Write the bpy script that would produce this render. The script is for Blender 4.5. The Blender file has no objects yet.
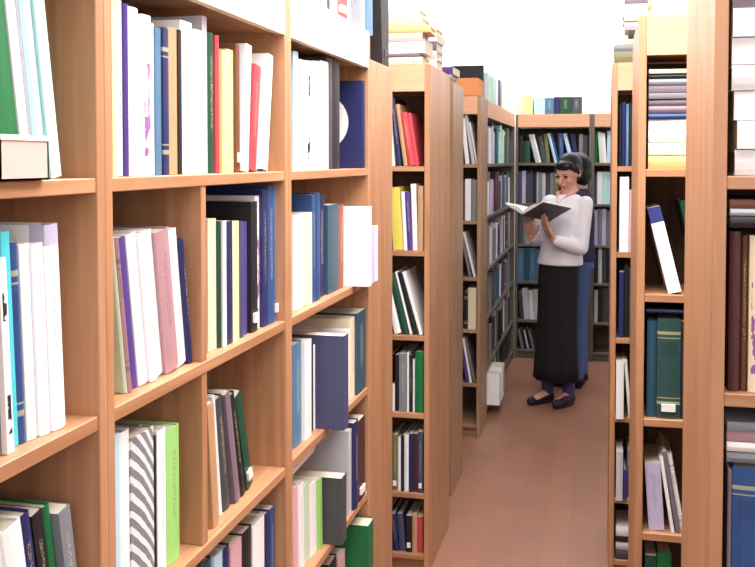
import bpy, bmesh, math, random
from mathutils import Vector, Matrix
random.seed(7)
C = bpy.context.scene.collection
R = math.radians

# ------------------------------------------------------------------ camera maths
F_PX, CX, HOR = 950.0, 377.5, 160.0
YAW, PITCH = R(13.2), R(2.0)
CY = HOR + F_PX * math.tan(PITCH)
CAM = Vector((0, 0, 1.54))
ROT = Matrix.Rotation(YAW, 3, 'Z') @ Matrix.Rotation(math.pi / 2 - PITCH, 3, 'X')

def ray(px, py):
    return ROT @ Vector(((px - CX) / F_PX, -(py - CY) / F_PX, -1.0))

def hit(px, py, axis, val):
    d = ray(px, py)
    return CAM + d * ((val - CAM[axis]) / d[axis])

# ------------------------------------------------------------------ materials
def new_mat(name):
    m = bpy.data.materials.new(name); m.use_nodes = True
    nt = m.node_tree; b = nt.nodes['Principled BSDF']
    return m, nt, b

def hexc(r, g, b):
    f = lambda c: ((c / 255) / 12.92 if c / 255 <= .04045 else (((c / 255) + .055) / 1.055) ** 2.4)
    return (f(r), f(g), f(b), 1)

def wood(name, c1, c2, rough=.42, axis='Z', scale=1.0):
    m, nt, b = new_mat(name)
    N = nt.nodes; L = nt.links
    tc = N.new('ShaderNodeTexCoord'); mp = N.new('ShaderNodeMapping')
    s = {'Z': (26, 26, 1.6), 'X': (1.6, 26, 26), 'Y': (26, 1.6, 26)}[axis]
    mp.inputs['Scale'].default_value = [v * scale for v in s]
    L.new(tc.outputs['Object'], mp.inputs['Vector'])
    n1 = N.new('ShaderNodeTexNoise'); n1.inputs['Scale'].default_value = 1.2; n1.inputs['Detail'].default_value = 6
    n1.inputs['Distortion'].default_value = .8
    L.new(mp.outputs[0], n1.inputs['Vector'])
    cr = N.new('ShaderNodeValToRGB')
    cr.color_ramp.elements[0].position = .32; cr.color_ramp.elements[0].color = c1
    cr.color_ramp.elements[1].position = .68; cr.color_ramp.elements[1].color = c2
    L.new(n1.outputs[0], cr.inputs[0]); L.new(cr.outputs[0], b.inputs['Base Color'])
    b.inputs['Roughness'].default_value = rough
    bp = N.new('ShaderNodeBump'); bp.inputs['Strength'].default_value = .06
    L.new(n1.outputs[0], bp.inputs['Height']); L.new(bp.outputs[0], b.inputs['Normal'])
    return m

W1, W2 = hexc(166, 117, 83), hexc(194, 145, 108)
M_WOODZ = wood('wood_upright', W1, W2, axis='Z')
M_WOODY = wood('wood_along', W1, W2, axis='Y')
M_WOODX = wood('wood_across', W1, W2, axis='X')
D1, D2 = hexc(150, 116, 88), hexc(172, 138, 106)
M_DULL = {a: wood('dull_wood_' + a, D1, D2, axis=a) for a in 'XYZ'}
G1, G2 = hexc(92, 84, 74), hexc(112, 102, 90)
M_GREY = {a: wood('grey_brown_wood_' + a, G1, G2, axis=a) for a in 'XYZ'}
M_BACK = wood('wood_back_shaded', hexc(84, 62, 46), hexc(104, 78, 58), rough=.7)  # shade inside the cases put into the colour of the backs
M_FASC = wood('wood_overexposed_cornice', hexc(238, 224, 204), hexc(248, 238, 222), rough=.5, axis='Y')  # wood cornice, its overexposed white painted into the base colour
M_FASCO = wood('wood_orange_cornice', hexc(212, 156, 120), hexc(226, 174, 138), rough=.5, axis='X')

def plain(name, col, rough=.6, noise=0.0, nscale=30, spec=.3):
    m, nt, b = new_mat(name)
    b.inputs['Roughness'].default_value = rough
    b.inputs['Specular IOR Level'].default_value = spec
    N = nt.nodes; L = nt.links
    tc = N.new('ShaderNodeTexCoord'); n = N.new('ShaderNodeTexNoise'); n.inputs['Scale'].default_value = nscale
    n.inputs['Detail'].default_value = 4
    L.new(tc.outputs['Object'], n.inputs['Vector'])
    mx = N.new('ShaderNodeMix'); mx.data_type = 'RGBA'
    k = 1 - (noise or .06)
    mx.inputs[6].default_value = (col[0] * k, col[1] * k, col[2] * k, 1)
    mx.inputs[7].default_value = col
    L.new(n.outputs[0], mx.inputs[0]); L.new(mx.outputs[2], b.inputs['Base Color'])
    return m

M_WALL = plain('white_wall_paint', hexc(246, 245, 243), .8, .02, 5)
M_CEIL = plain('white_ceiling_paint', hexc(244, 243, 240), .8, .02, 5)

def floor_mat():
    m, nt, b = new_mat('reddish_brown_parquet')
    N = nt.nodes; L = nt.links
    tc = N.new('ShaderNodeTexCoord'); mp = N.new('ShaderNodeMapping')
    mp.inputs['Rotation'].default_value = (0, 0, math.pi / 2)
    L.new(tc.outputs['Object'], mp.inputs['Vector'])
    br = N.new('ShaderNodeTexBrick'); br.inputs['Scale'].default_value = 1.0
    br.inputs['Brick Width'].default_value = .9; br.inputs['Row Height'].default_value = .11
    br.inputs['Mortar Size'].default_value = .0015
    br.inputs['Color1'].default_value = hexc(168, 120, 98); br.inputs['Color2'].default_value = hexc(160, 114, 95)
    br.inputs['Mortar'].default_value = hexc(150, 106, 88)
    L.new(mp.outputs[0], br.inputs['Vector'])
    n = N.new('ShaderNodeTexNoise'); n.inputs['Scale'].default_value = 3.0; n.inputs['Detail'].default_value = 5
    L.new(tc.outputs['Object'], n.inputs['Vector'])
    mx = N.new('ShaderNodeMix'); mx.data_type = 'RGBA'; mx.blend_type = 'MULTIPLY'; mx.inputs[0].default_value = .32
    L.new(br.outputs[0], mx.inputs[6]); L.new(n.outputs[0], mx.inputs[7])
    L.new(mx.outputs[2], b.inputs['Base Color'])
    b.inputs['Roughness'].default_value = .38
    return m
M_FLOOR = floor_mat()

COL = {  # code: (rgb, words)
 'W': ((244, 244, 246), 'white'), 'W2': ((236, 234, 232), 'off-white'), 'C': ((232, 218, 190), 'cream'), 'LY': ((238, 236, 178), 'pale yellow'),
 'Y': ((222, 208, 96), 'yellow'), 'YC': ((234, 218, 150), 'buff yellow'), 'OR': ((236, 194, 130), 'orange'),
 'G': ((30, 112, 66), 'green'), 'DG': ((28, 74, 54), 'dark green'), 'LG': ((158, 214, 122), 'light green'), 'PG': ((206, 226, 200), 'pale green'),
 'N': ((38, 44, 92), 'navy'), 'B': ((46, 78, 132), 'blue'), 'SB': ((84, 122, 156), 'steel blue'), 'LB': ((186, 218, 236), 'light blue'),
 'CY': ((84, 204, 220), 'turquoise'), 'AQ': ((190, 232, 224), 'aqua'), 'T': ((46, 84, 104), 'teal'), 'DT': ((44, 76, 74), 'dark teal'),
 'PU': ((84, 62, 140), 'purple'), 'LV': ((196, 188, 222), 'lavender'), 'MV': ((126, 110, 124), 'mauve'), 'PK': ((226, 176, 186), 'pink'),
 'R': ((196, 70, 80), 'red'), 'MR': ((78, 42, 44), 'maroon'), 'BR': ((112, 70, 50), 'brown'), 'TN': ((190, 150, 112), 'tan'),
 'RB': ((150, 84, 70), 'reddish-brown'), 'K': ((36, 36, 40), 'black'), 'DGY': ((70, 72, 78), 'dark grey'), 'GY': ((128, 130, 138), 'grey'),
 'LGY': ((198, 200, 208), 'light grey'), 'SL': ((72, 76, 108), 'slate'), 'OL': ((116, 118, 80), 'olive'), 'PMR': ((178, 138, 146), 'dusty pink'),
}
DARKS = {'G','DG','N','B','SB','T','DT','PU','MV','R','MR','BR','RB','K','DGY','GY','SL','OL'}
_mc = {}
def bookmat(code, style):
    key = (code, style)
    if key in _mc: return _mc[key]
    rgb, nm = COL[code]
    col = hexc(*rgb)
    m, nt, b = new_mat('cover_%s_%s' % (nm.replace(' ', '_').replace('-', '_'), style))
    N = nt.nodes; L = nt.links
    b.inputs['Roughness'].default_value = .45; b.inputs['Specular IOR Level'].default_value = .35
    tc = N.new('ShaderNodeTexCoord'); sp = N.new('ShaderNodeSeparateXYZ'); L.new(tc.outputs['Generated'], sp.inputs[0])
    def rng(sock, a, c):
        g = N.new('ShaderNodeMath'); g.operation = 'GREATER_THAN'; L.new(sock, g.inputs[0]); g.inputs[1].default_value = a
        l = N.new('ShaderNodeMath'); l.operation = 'LESS_THAN'; L.new(sock, l.inputs[0]); l.inputs[1].default_value = c
        k = N.new('ShaderNodeMath'); k.operation = 'MULTIPLY'; L.new(g.outputs[0], k.inputs[0]); L.new(l.outputs[0], k.inputs[1]); return k.outputs[0]
    def mul(a, c):
        k = N.new('ShaderNodeMath'); k.operation = 'MULTIPLY'; L.new(a, k.inputs[0]); L.new(c, k.inputs[1]); return k.outputs[0]
    def noise(scale, vec=(1, 1, 1), detail=0):
        mp = N.new('ShaderNodeMapping'); mp.inputs['Scale'].default_value = vec; L.new(tc.outputs['Object'], mp.inputs[0])
        n = N.new('ShaderNodeTexNoise'); n.inputs['Scale'].default_value = scale; n.inputs['Detail'].default_value = detail
        L.new(mp.outputs[0], n.inputs['Vector']); return n.outputs[0]
    def gt(s, v):
        g = N.new('ShaderNodeMath'); g.operation = 'GREATER_THAN'; L.new(s, g.inputs[0]); g.inputs[1].default_value = v; return g.outputs[0]
    cur = None
    def layer(mask, c, cur):
        mx = N.new('ShaderNodeMix'); mx.data_type = 'RGBA'; L.new(mask, mx.inputs[0])
        if cur is None: mx.inputs[6].default_value = col
        else: L.new(cur, mx.inputs[6])
        mx.inputs[7].default_value = c
        return mx.outputs[2]
    front = rng(sp.outputs[1], -1, .12)
    ink = tuple(.45 * a + .55 * c for a, c in zip(hexc(226, 214, 160) if code in DARKS else hexc(64, 60, 84), col))
    if style == 'text':
        cur = layer(mul(mul(front, rng(sp.outputs[0], .36, .64)), mul(rng(sp.outputs[2], .32, .84), gt(noise(430, (1, 1, .8), 1), .54))), ink, cur)
    elif style == 'bands':
        cur = layer(mul(front, rng(sp.outputs[2], .84, .87)), ink, cur)
        cur = layer(mul(front, rng(sp.outputs[2], .14, .17)), ink, cur)
        cur = layer(mul(front, rng(sp.outputs[2], .80, .81)), ink, cur)
        cur = layer(mul(front, rng(sp.outputs[2], .20, .21)), ink, cur)
        cur = layer(mul(front, mul(rng(sp.outputs[0], .12, .88), rng(sp.outputs[2], .62, .76))), tuple(.8 * c for c in col[:3]) + (1,), cur)
    elif style == 'blob':
        cur = layer(mul(mul(front, rng(sp.outputs[0], .2, .8)), mul(rng(sp.outputs[2], .68, .9), gt(noise(34, (1, 1, 1), 2), .47))), hexc(40, 44, 52), cur)
        cur = layer(mul(mul(front, rng(sp.outputs[0], .25, .75)), mul(rng(sp.outputs[2], .1, .3), gt(noise(50, (1, 1, 1), 2), .48))), hexc(40, 44, 52), cur)
    elif style == 'purplepattern':
        cur = layer(mul(mul(front, rng(sp.outputs[0], .15, .9)), mul(rng(sp.outputs[2], .12, .7), gt(noise(70, (1, 1, .5), 3), .5))), hexc(150, 96, 160), cur)
    elif style == 'stripes':
        w = N.new('ShaderNodeTexWave'); w.wave_type = 'BANDS'; w.bands_direction = 'DIAGONAL'; w.inputs['Scale'].default_value = 26
        w.inputs['Distortion'].default_value = 1.2
        L.new(tc.outputs['Object'], w.inputs['Vector'])
        cur = layer(mul(front, gt(w.outputs['Fac'], .55)), hexc(226, 226, 230), cur)
    elif style == 'toplabel':
        cur = layer(mul(front, rng(sp.outputs[2], .9, 1.1)), hexc(190, 186, 214), cur)
        cur = layer(mul(mul(front, rng(sp.outputs[0], .3, .7)), mul(rng(sp.outputs[2], .4, .8), gt(noise(400), .56))), ink, cur)
    elif style == 'navytop':
        cur = layer(rng(sp.outputs[2], .82, 1.1), hexc(58, 62, 128), cur)
        cur = layer(mul(mul(front, rng(sp.outputs[0], .3, .7)), mul(rng(sp.outputs[2], .5, .76), gt(noise(400), .56))), ink, cur)
    else:
        n = noise(30, (1, 1, .4), 3)
        k = N.new('ShaderNodeMath'); k.operation = 'MULTIPLY'; L.new(n, k.inputs[0]); k.inputs[1].default_value = .18
        cur = layer(k.outputs[0], (col[0] * .6, col[1] * .6, col[2] * .6, 1), cur)
    L.new(cur, b.inputs['Base Color'])
    _mc[key] = m
    return m

def page_mat():
    m, nt, b = new_mat('page_edges')
    N = nt.nodes; L = nt.links
    tc = N.new('ShaderNodeTexCoord'); w = N.new('ShaderNodeTexWave'); w.bands_direction = 'X'; w.inputs['Scale'].default_value = 300
    w.inputs['Distortion'].default_value = 1.5
    L.new(tc.outputs['Object'], w.inputs[0])
    cr = N.new('ShaderNodeValToRGB'); cr.color_ramp.elements[0].color = hexc(180, 170, 150); cr.color_ramp.elements[1].color = hexc(220, 212, 196)
    L.new(w.outputs[1], cr.inputs[0]); L.new(cr.outputs[0], b.inputs['Base Color']); b.inputs['Roughness'].default_value = .85
    return m
M_PAGE = page_mat()
M_LABEL = plain('white_paper_label', hexc(240, 240, 236), .7, .03)
M_SKIN = plain('skin', hexc(214, 160, 140), .55, .06, 14)
M_HAIR = plain('black_hair', hexc(24, 22, 26), .4, .5, 60)
M_SHIRT = plain('white_shirt_cotton', hexc(238, 236, 246), .85, .05, 20)
M_SKIRT = plain('black_skirt_cloth', hexc(30, 28, 30), .9, .15, 30)
M_COLLAR = plain('pink_undershirt', hexc(230, 168, 176), .85, .05)
M_SHOE = plain('dark_shoe_leather', hexc(34, 30, 48), .4, .1)
M_SOCK = plain('dark_violet_stocking', hexc(78, 68, 120), .8, .1)
M_JEAN = plain('blue_denim', hexc(82, 108, 160), .9, .22, 60)
M_NAVY = plain('navy_knit', hexc(44, 40, 74), .9, .15, 50)
M_EYE = plain('dark_eye', hexc(24, 18, 18), .3, .1)
M_LIP = plain('lip', hexc(176, 92, 92), .5, .1)
M_CARD = plain('pinkish_grey_card', hexc(212, 186, 178), .8, .06, 25)
M_BLKPL = plain('black_plastic', hexc(40, 36, 36), .5, .1)
M_DISC = plain('white_print', hexc(240, 244, 246), .6, .02)

# ------------------------------------------------------------------ object helpers
def link(o, parent=None):
    C.objects.link(o)
    if parent is not None: o.parent = parent
    return o

def meshobj(name, verts, faces, mat, parent=None, smooth=False, mats=None, idx=None):
    me = bpy.data.meshes.new(name); me.from_pydata(verts, [], faces)
    for m in (mats or [mat]): me.materials.append(m)
    if idx:
        for p, i in zip(me.polygons, idx): p.material_index = i
    if smooth:
        for p in me.polygons: p.use_smooth = True
    me.update()
    return link(bpy.data.objects.new(name, me), parent)

def bmobj(name, bm, mat, parent=None, smooth=False):
    bmesh.ops.recalc_face_normals(bm, faces=bm.faces)
    me = bpy.data.meshes.new(name); bm.to_mesh(me); bm.free(); me.materials.append(mat)
    if smooth:
        for p in me.polygons: p.use_smooth = True
    return link(bpy.data.objects.new(name, me), parent)

def box_bm(bm, a, b, bev=0.0):
    r = bmesh.ops.create_cube(bm, size=1)
    vs = r['verts']
    for v in vs:
        v.co = Vector([(a[i] + b[i]) / 2 + v.co[i] * (b[i] - a[i]) for i in range(3)])
    if bev > 0:
        es = list({e for v in vs for e in v.link_edges})
        bmesh.ops.bevel(bm, geom=es, offset=bev, segments=1, affect='EDGES')
    return bm

def box(name, a, b, mat, parent=None, bev=0.0):
    return bmobj(name, box_bm(bmesh.new(), a, b, bev), mat, parent)

def empty(name, loc, label, cat, group=None, rot=None):
    o = bpy.data.objects.new(name, None); o.empty_display_size = .05
    C.objects.link(o); o.location = loc
    if rot is not None: o.rotation_euler = rot
    o['label'] = label; o['category'] = cat
    if group: o['group'] = group
    return o

def tag(o, label, cat, group=None):
    o['label'] = label; o['category'] = cat
    if group: o['group'] = group
    return o

def struct(o):
    o['kind'] = 'structure'; return o

# ------------------------------------------------------------------ room
YB = 7.74
XL, XR, Y0, ZC = -1.62, 1.45, -1.6, 3.15
struct(box('floor', (XL - .1, Y0 - .1, -.1), (XR + .1, YB + .1, 0), M_FLOOR))
struct(box('ceiling', (XL - .1, Y0 - .1, ZC), (XR + .1, YB + .1, ZC + .1), M_CEIL))
struct(box('wall_left', (XL - .1, Y0, 0), (XL, YB, ZC), M_WALL))
struct(box('wall_right', (XR, Y0, 0), (XR + .1, YB, ZC), M_WALL))
struct(box('wall_back', (XL, YB, 0), (XR, YB + .1, ZC), M_WALL))
struct(box('wall_front', (XL, Y0 - .1, 0), (XR, Y0, ZC), M_WALL))

# ------------------------------------------------------------------ bookcases
LIMS = []   # inside extents of each case: (axis, front min, front max, from, to)
SHA = [1.517, 1.213, .912, .620, .310, .07]
SHB = [1.517, 1.204, .890, .600, .300, .07]
SH = SHA     # top surface of each shelf
TS = .019                                     # board thickness
ZT, ZU = 1.892, 1.794                         # top and underside of the cornice

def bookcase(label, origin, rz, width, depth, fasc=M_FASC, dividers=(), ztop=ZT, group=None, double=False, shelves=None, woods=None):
    """local x along the shelf, local y into the shelf (front at 0), z up"""
    t = empty('bookcase', (origin[0], origin[1], 0), label, 'bookcase', group, (0, 0, rz))
    D = depth
    shelves = shelves or (SHA if rz and depth == .28 and width < 1 else SHB)
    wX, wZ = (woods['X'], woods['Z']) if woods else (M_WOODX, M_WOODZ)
    zu = ztop - .10
    for x0 in (0, width - TS):
        box('side_panel', (x0, 0, 0), (x0 + TS, D, ztop - .002), wZ, t, .0012)
    yb = D / 2 if double else D - .006
    box('back_panel', (TS, yb - .003, .0), (width - TS, yb + .003, zu), M_BACK, t)
    for z in shelves:
        box('shelf', (TS, .002, z - TS), (width - TS, D - (.002 if double else .007), z), wX, t, .0012)
    f = box_bm(bmesh.new(), (TS, .0, zu), (width - TS, .016, ztop - .001))
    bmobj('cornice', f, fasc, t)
    box('top_panel', (TS, .0165, zu + .004), (width - TS, D, ztop - .002), wX, t)
    box('plinth', (TS, .03, 0), (width - TS, .045, shelves[-1] - TS), wX, t)
    if rz: LIMS.append((1, origin[0] - .2, origin[0] + .1, origin[1] + TS + .001, origin[1] + width - TS - .001))
    else: LIMS.append((0, origin[1] - .1, origin[1] + .2, origin[0] + TS + .001, origin[0] + width - TS - .001))
    for x0, za, zb in dividers:
        box('divider', (x0, .004, za), (x0 + TS, yb - .004, zb), wZ, t, .001)
    return t

XA = -.62
RZ = math.pi / 2
bookcase('nearest left bookcase with overexposed pale cornice, cut off by the photo edge', (XA, .36), RZ, .749, .28)
bookcase('second left bookcase with overexposed pale cornice and half-width compartments', (XA, 1.11), RZ, .737, .28,
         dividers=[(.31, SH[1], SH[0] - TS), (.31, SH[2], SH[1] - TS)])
bookcase('third left bookcase with overexposed pale cornice and books lined along its top', (XA, 1.848), RZ, .707, .28)
bookcase('low wooden bookcase seen end-on beside the third left bookcase', (-1.52, 2.557), 0, .90, .287, ztop=1.82)
bookcase('double-sided wooden bookcase with orange cornice and stacked books on top', (-1.52, 3.43), 0, .911, .48, fasc=M_FASCO, double=True)
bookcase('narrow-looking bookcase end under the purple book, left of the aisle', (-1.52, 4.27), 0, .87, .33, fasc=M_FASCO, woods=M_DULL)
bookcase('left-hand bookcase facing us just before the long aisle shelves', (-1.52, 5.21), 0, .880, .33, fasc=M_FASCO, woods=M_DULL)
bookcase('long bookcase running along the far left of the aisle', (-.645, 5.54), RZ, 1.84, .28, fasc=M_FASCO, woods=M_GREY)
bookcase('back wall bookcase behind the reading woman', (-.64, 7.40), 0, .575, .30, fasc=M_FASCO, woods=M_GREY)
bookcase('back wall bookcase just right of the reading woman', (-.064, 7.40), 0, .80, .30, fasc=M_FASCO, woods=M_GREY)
PY, PX = 3.553, .040
bookcase('right-hand bookcase in the middle distance beside the aisle', (PX, PY), 0, .95, .48, fasc=M_FASCO, double=True)
QY, QX = 2.455, .091
bookcase('right bookcase with orange cornice holding the flat magazine stack', (QX, QY), 0, .95, .48, fasc=M_FASCO, double=True, ztop=1.90)
TY, TX = 1.434, .157
bookcase('nearest right bookcase with tall wooden end panel facing the aisle', (TX, TY), 0, .95, .45, fasc=M_FASCO, double=True)

# ------------------------------------------------------------------ books
ORD = ['zeroth','first','second','third','fourth','fifth','sixth','seventh','eighth','ninth','tenth','eleventh','twelfth','thirteenth','fourteenth',
       'fifteenth','sixteenth','seventeenth','eighteenth','nineteenth','twentieth','twenty-first','twenty-second','twenty-third','twenty-fourth','twenty-fifth']

def cover_geom(t, h, d, b=.0022, bulge=.003):
    t = max(t, 2.6 * b)
    n = 5
    O, I = [], []
    O.append((0, d)); I.append((b, d))
    for k in range(n):
        u = k / (n - 1)
        bl = bulge * (math.sin(math.pi * u) - 1)
        O.append((t * u, -bl)); I.append((b + (t - 2 * b) * u, b + .001))
    O.append((t, d)); I.append((t - b, d))
    m = len(O); V = []
    for z in (0, h):
        V += [(x, y, z) for x, y in O] + [(x, y, z) for x, y in I]
    Fc = []
    T = 2 * m
    for i in range(m - 1):
        Fc += [(i, i + 1, T + i + 1, T + i), (m + i + 1, m + i, T + m + i, T + m + i + 1),
               (T + i, T + i + 1, T + m + i + 1, T + m + i), (i + 1, i, m + i, m + i + 1)]
    Fc += [(0, T, T + m, m), (m - 1, 2 * m - 1, T + 2 * m - 1, T + m - 1)]
    return V, Fc

def box_vf(a, b, off=0):
    V = [(x, y, z) for x in (a[0], b[0]) for y in (a[1], b[1]) for z in (a[2], b[2])]
    Fc = [(0, 1, 3, 2), (4, 6, 7, 5), (0, 4, 5, 1), (2, 3, 7, 6), (0, 2, 6, 4), (1, 5, 7, 3)]
    return V, [tuple(i + off for i in f) for f in Fc]

rb = random.Random(3)
BID = [0]
DROP = {1, 7, 8, 16, 124, 203, 204, 221, 222, 238, 239, 251, 256, 257, 262, 269, 273, 274, 275, 292, 295, 297, 300, 332, 338, 339, 340, 345, 346, 360, 395, 396, 400, 407, 465}   # never in the photo's view: left out
MERGE = {9, 17, 78, 125, 126, 127, 128, 130, 132, 141, 153, 160, 168, 177, 183, 185, 186, 187, 188, 193, 205, 206, 207, 208, 209, 211, 212, 214, 215, 216, 217, 218, 219, 220, 223, 224, 226, 228, 229, 230, 231, 232, 233, 234, 235, 236, 237, 241, 242, 243, 244, 245, 246, 247, 248, 250, 252, 254, 255, 258, 259, 261, 263, 264, 265, 266, 267, 268, 271, 276, 278, 279, 280, 281, 282, 283, 284, 285, 286, 287, 288, 289, 290, 291, 293, 294, 296, 298, 299, 301, 302, 303, 304, 309, 313, 314, 316, 318, 319, 320, 326, 328, 330, 333, 335, 336, 337, 351, 352, 353, 354, 355, 356, 361, 384, 386, 387, 388, 389, 390, 399, 406, 413, 417, 418, 422, 448, 459}   # the smallest, past three hundred books: one object together
MASS = ([], [], [], [])
def make_book(mat3, loc, t, h, d, code, style, label, group, near=True, name='book', sticker=None):
    """mat3: 3x3 rotation; origin at the lower spine corner"""
    hard = rb.random() < .6
    BID[0] += 1
    if BID[0] in DROP: rb.random(); return None
    V, Fc = cover_geom(t, h, d, .0024 if hard else .0009, .0035 if hard else .001)
    ins = .003 if hard else .0004
    b = .0024 if hard else .0009
    t = max(t, 2.6 * b)
    M = mat3.to_4x4(); M.translation = loc
    PV, PF = box_vf((b * 1.02, .004, ins), (t - b * 1.02, d - ins, h - ins))
    if BID[0] in MERGE:
        mv, mf, mm, mi = MASS
        bmt = bookmat(code, style if style != 'text' else 'plain')
        if bmt not in mm: mm.append(bmt)
        if M_PAGE not in mm: mm.append(M_PAGE)
        for vs, fs, mt in ((V, Fc, bmt), (PV, PF, M_PAGE)):
            o0 = len(mv); mv.extend([tuple(M @ Vector(v)) for v in vs]); mf.extend([tuple(i + o0 for i in f) for f in fs]); mi.extend([mm.index(mt)] * len(fs))
        return None
    if near:
        r = empty(name, (0, 0, 0), label, 'book', group); r.matrix_world = M
        meshobj('cover', V, Fc, bookmat(code, style), r)
        meshobj('page_block', PV, PF, M_PAGE, r)
        if (rb.random() < .12 if sticker is None else sticker) and t > .014 and code in DARKS:
            w = t * .6
            LV, LF = box_vf((t / 2 - w / 2, -.0045, .018), (t / 2 + w / 2, .002, .036))
            meshobj('spine_label', LV, LF, M_LABEL, r)
        return r
    n = len(V)
    PF2 = [tuple(i + n for i in f) for f in PF]
    o = meshobj(name, V + PV, Fc + PF2, None, mats=[bookmat(code, style), M_PAGE], idx=[0] * len(Fc) + [1] * len(PF2))
    o.matrix_world = M
    return tag(o, label, 'book', group)

def size_word(t, h):
    if h > .262: return 'very tall'
    if h > .243: return 'tall'
    if h < .185: return 'short'
    if t > .045: return 'thick'
    if t < .013: return 'thin'
    return ''

def frame(axis):
    # axis 1: shelf runs along +Y, books face +X ; axis 0: shelf along +X, books face -Y
    return Matrix.Rotation(RZ, 3, 'Z') if axis == 1 else Matrix.Identity(3)

def stand(axis, plane, s, zs, t, h, d, tilt, code, style, label, group, near=True, name='book', sticker=None):
    """s: position along the shelf of the lower near/left corner, plane: depth coordinate of the spines"""
    Fm = frame(axis)
    a = -R(tilt)
    lift = t * math.sin(a) if a > 0 else 0
    loc = (Vector((plane, s, zs + lift)) if axis == 1 else Vector((s, plane, zs + lift)))
    return make_book(Fm @ Matrix.Rotation(a, 3, 'Y'), loc + Vector((0, 0, .0006)), t, h, d, code, style, label, group, near, name, sticker)

STY = ['text', 'text', 'bands', 'plain']
rs = random.Random(11)
def row(axis, plane, zs, ym, where, items, zmax, near=True, depth=.2, start=None, group=None, stop=None):
    """items: (x0, x1, ytop, tilt, code[, style[, recess]]) with x measured in the photo at height ym"""
    nvis = 0
    cand = [c for c in LIMS if c[0] == axis and c[1] < plane < c[2]]
    mid = hit((items[0][0] + items[-1][1]) / 2, ym, 0 if axis == 1 else 1, plane)[1 if axis == 1 else 0]
    cand = [c for c in cand if c[3] < mid < c[4]]
    smin, smax = (cand[0][3], cand[0][4]) if cand and zs < 1.6 else (-99, 99)
    if stop: smax = stop
    if start: smin = start
    grp = group or ('books on the ' + where)
    prev = None
    for it in items:
        x0, x1, yt, tilt, code = it[:5]
        style = it[5] if len(it) > 5 and it[5] else rs.choice(STY)
        rec = it[6] if len(it) > 6 else 0
        dj = rs.uniform(0, .012) if not rec else 0
        pl = plane - rec - dj if axis == 1 else plane + rec + dj
        ax = 0 if axis == 1 else 1
        p0, p1 = hit(x0, ym, ax, pl), hit(x1, ym, ax, pl)
        pt = hit((x0 + x1) / 2, yt, ax, pl)
        k = 1 if axis == 1 else 0
        tn = math.tan(R(tilt))
        b0 = p0[k] + (p0[2] - zs) * tn; b1 = p1[k] + (p1[2] - zs) * tn
        c = math.cos(R(tilt))
        t = max((b1 - b0) * c - .0012, .004)
        H = (pt[2] - zs)
        h = (H - t * abs(math.sin(R(tilt)))) / c
        hmax = (zmax - .006 - zs - t * abs(math.sin(R(tilt)))) / c
        h = max(.1, min(h, hmax))
        b0 = max(b0, smin + (h * c * tn if tilt > 0 and prev is None else 0))
        if prev is not None: b0 = max(b0, prev[0] + (min(h, prev[2]) * (tn - math.tan(R(prev[1]))) if tilt > prev[1] else 0))
        if b0 + t / c > smax:
            t = (smax - b0) * c
            if t < .006: continue
        prev = (b0 + t / c + .0004, tilt, h)
        d = min(depth, .12 + h * .35 + rs.uniform(-.01, .01))
        hid = x1 < 2 or BID[0] + 1 in DROP
        if not hid: nvis += 1
        sw = size_word(t, h); cw = COL[code][1]
        extra = {'stripes': 'striped ', 'blob': 'black-printed ', 'purplepattern': 'purple-patterned ', 'navytop': 'navy-topped '}.get(style, '')
        lean = 'leaning ' if abs(tilt) > 8 else ''
        if hid: lab = '%s %sbook beyond the photo edge on the %s' % (cw, extra, where)
        else: lab = '%s%s%s%s book, %s, %s' % (sw + ' ' if sw and not lean else '', lean, extra, cw, 'leftmost' if nvis == 1 else ORD[nvis] + ' from left', where)
        stand(axis, pl, b0, zs, t, h, d, tilt, code, style, lab, grp, near)

def flats(axis, plane, s0, zs, where, items, near=True, ordword='layer'):
    """items bottom to top: (length, thickness, depth, code, ds[, style])"""
    z = zs
    Fm = frame(axis)
    n = len(items)
    for i, it in enumerate(items):
        ln, th, d, code, ds = it[:5]
        style = it[5] if len(it) > 5 else rs.choice(STY)
        # local z -> -u , local x -> up, local y -> into
        u = Fm @ Vector((1, 0, 0)); into = Fm @ Vector((0, 1, 0)); up = Vector((0, 0, 1))
        M = Matrix((up, into, -u)).transposed()
        M = Matrix.Rotation(R(rs.uniform(-1.5, 1.5)), 3, 'Z') @ M
        loc = (Vector((plane, s0 + ds + ln, z)) if axis == 1 else Vector((s0 + ds + ln, plane, z)))
        pos = 'only one' if n == 1 else ('bottom' if i == 0 else 'top' if i == n - 1 else ORD[i + 1] + ' up')
        lab = ('%s book lying flat on %s' % (COL[code][1], where)) if n == 1 else ('%s flat book, %s of the stack %s' % (COL[code][1], pos, where))
        make_book(M, loc + Vector((0, 0, .0008)), th, ln, d, code, style, lab, 'books stacked flat ' + where if n > 1 else None, near, sticker=False)
        z += th + .0012

# left cases, shelf by shelf ---------------------------------------------------
U = [ZU, SH[0] - TS, SH[1] - TS, SH[2] - TS, SH[3] - TS, SH[4] - TS]
PA = XA - .015
row(1, PA, SH[0], 100, 'upper shelf of nearest left bookcase',
    [(-62, -30, -50, 9, 'DG'), (-30, 17, -60, 9, 'G', 'plain'), (17, 26, -44, 9, 'W', 'plain'), (26, 30, -46, 9, 'LGY', 'plain'), (30, 42, -50, 9, 'LB', 'plain'), (42, 53, -30, 9, 'AQ', 'plain')], U[0])
row(1, PA, SH[1], 380, 'middle shelf of nearest left bookcase',
    [(-60, -38, 240, 3, 'N'), (-38, -12, 236, 3, 'R'), (-12, 0, 236, 3, 'MV'), (0, 8, 258, 3, 'W2', 'blob'), (8, 17, 231, 3, 'CY', 'plain'), (17, 25.5, 243, 3, 'B', 'bands'),
     (25.5, 36, 243, 3, 'W', 'plain'), (36, 47, 243, 3, 'W', 'text'), (47, 61, 224, 3, 'W', 'toplabel')], U[1])
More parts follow.
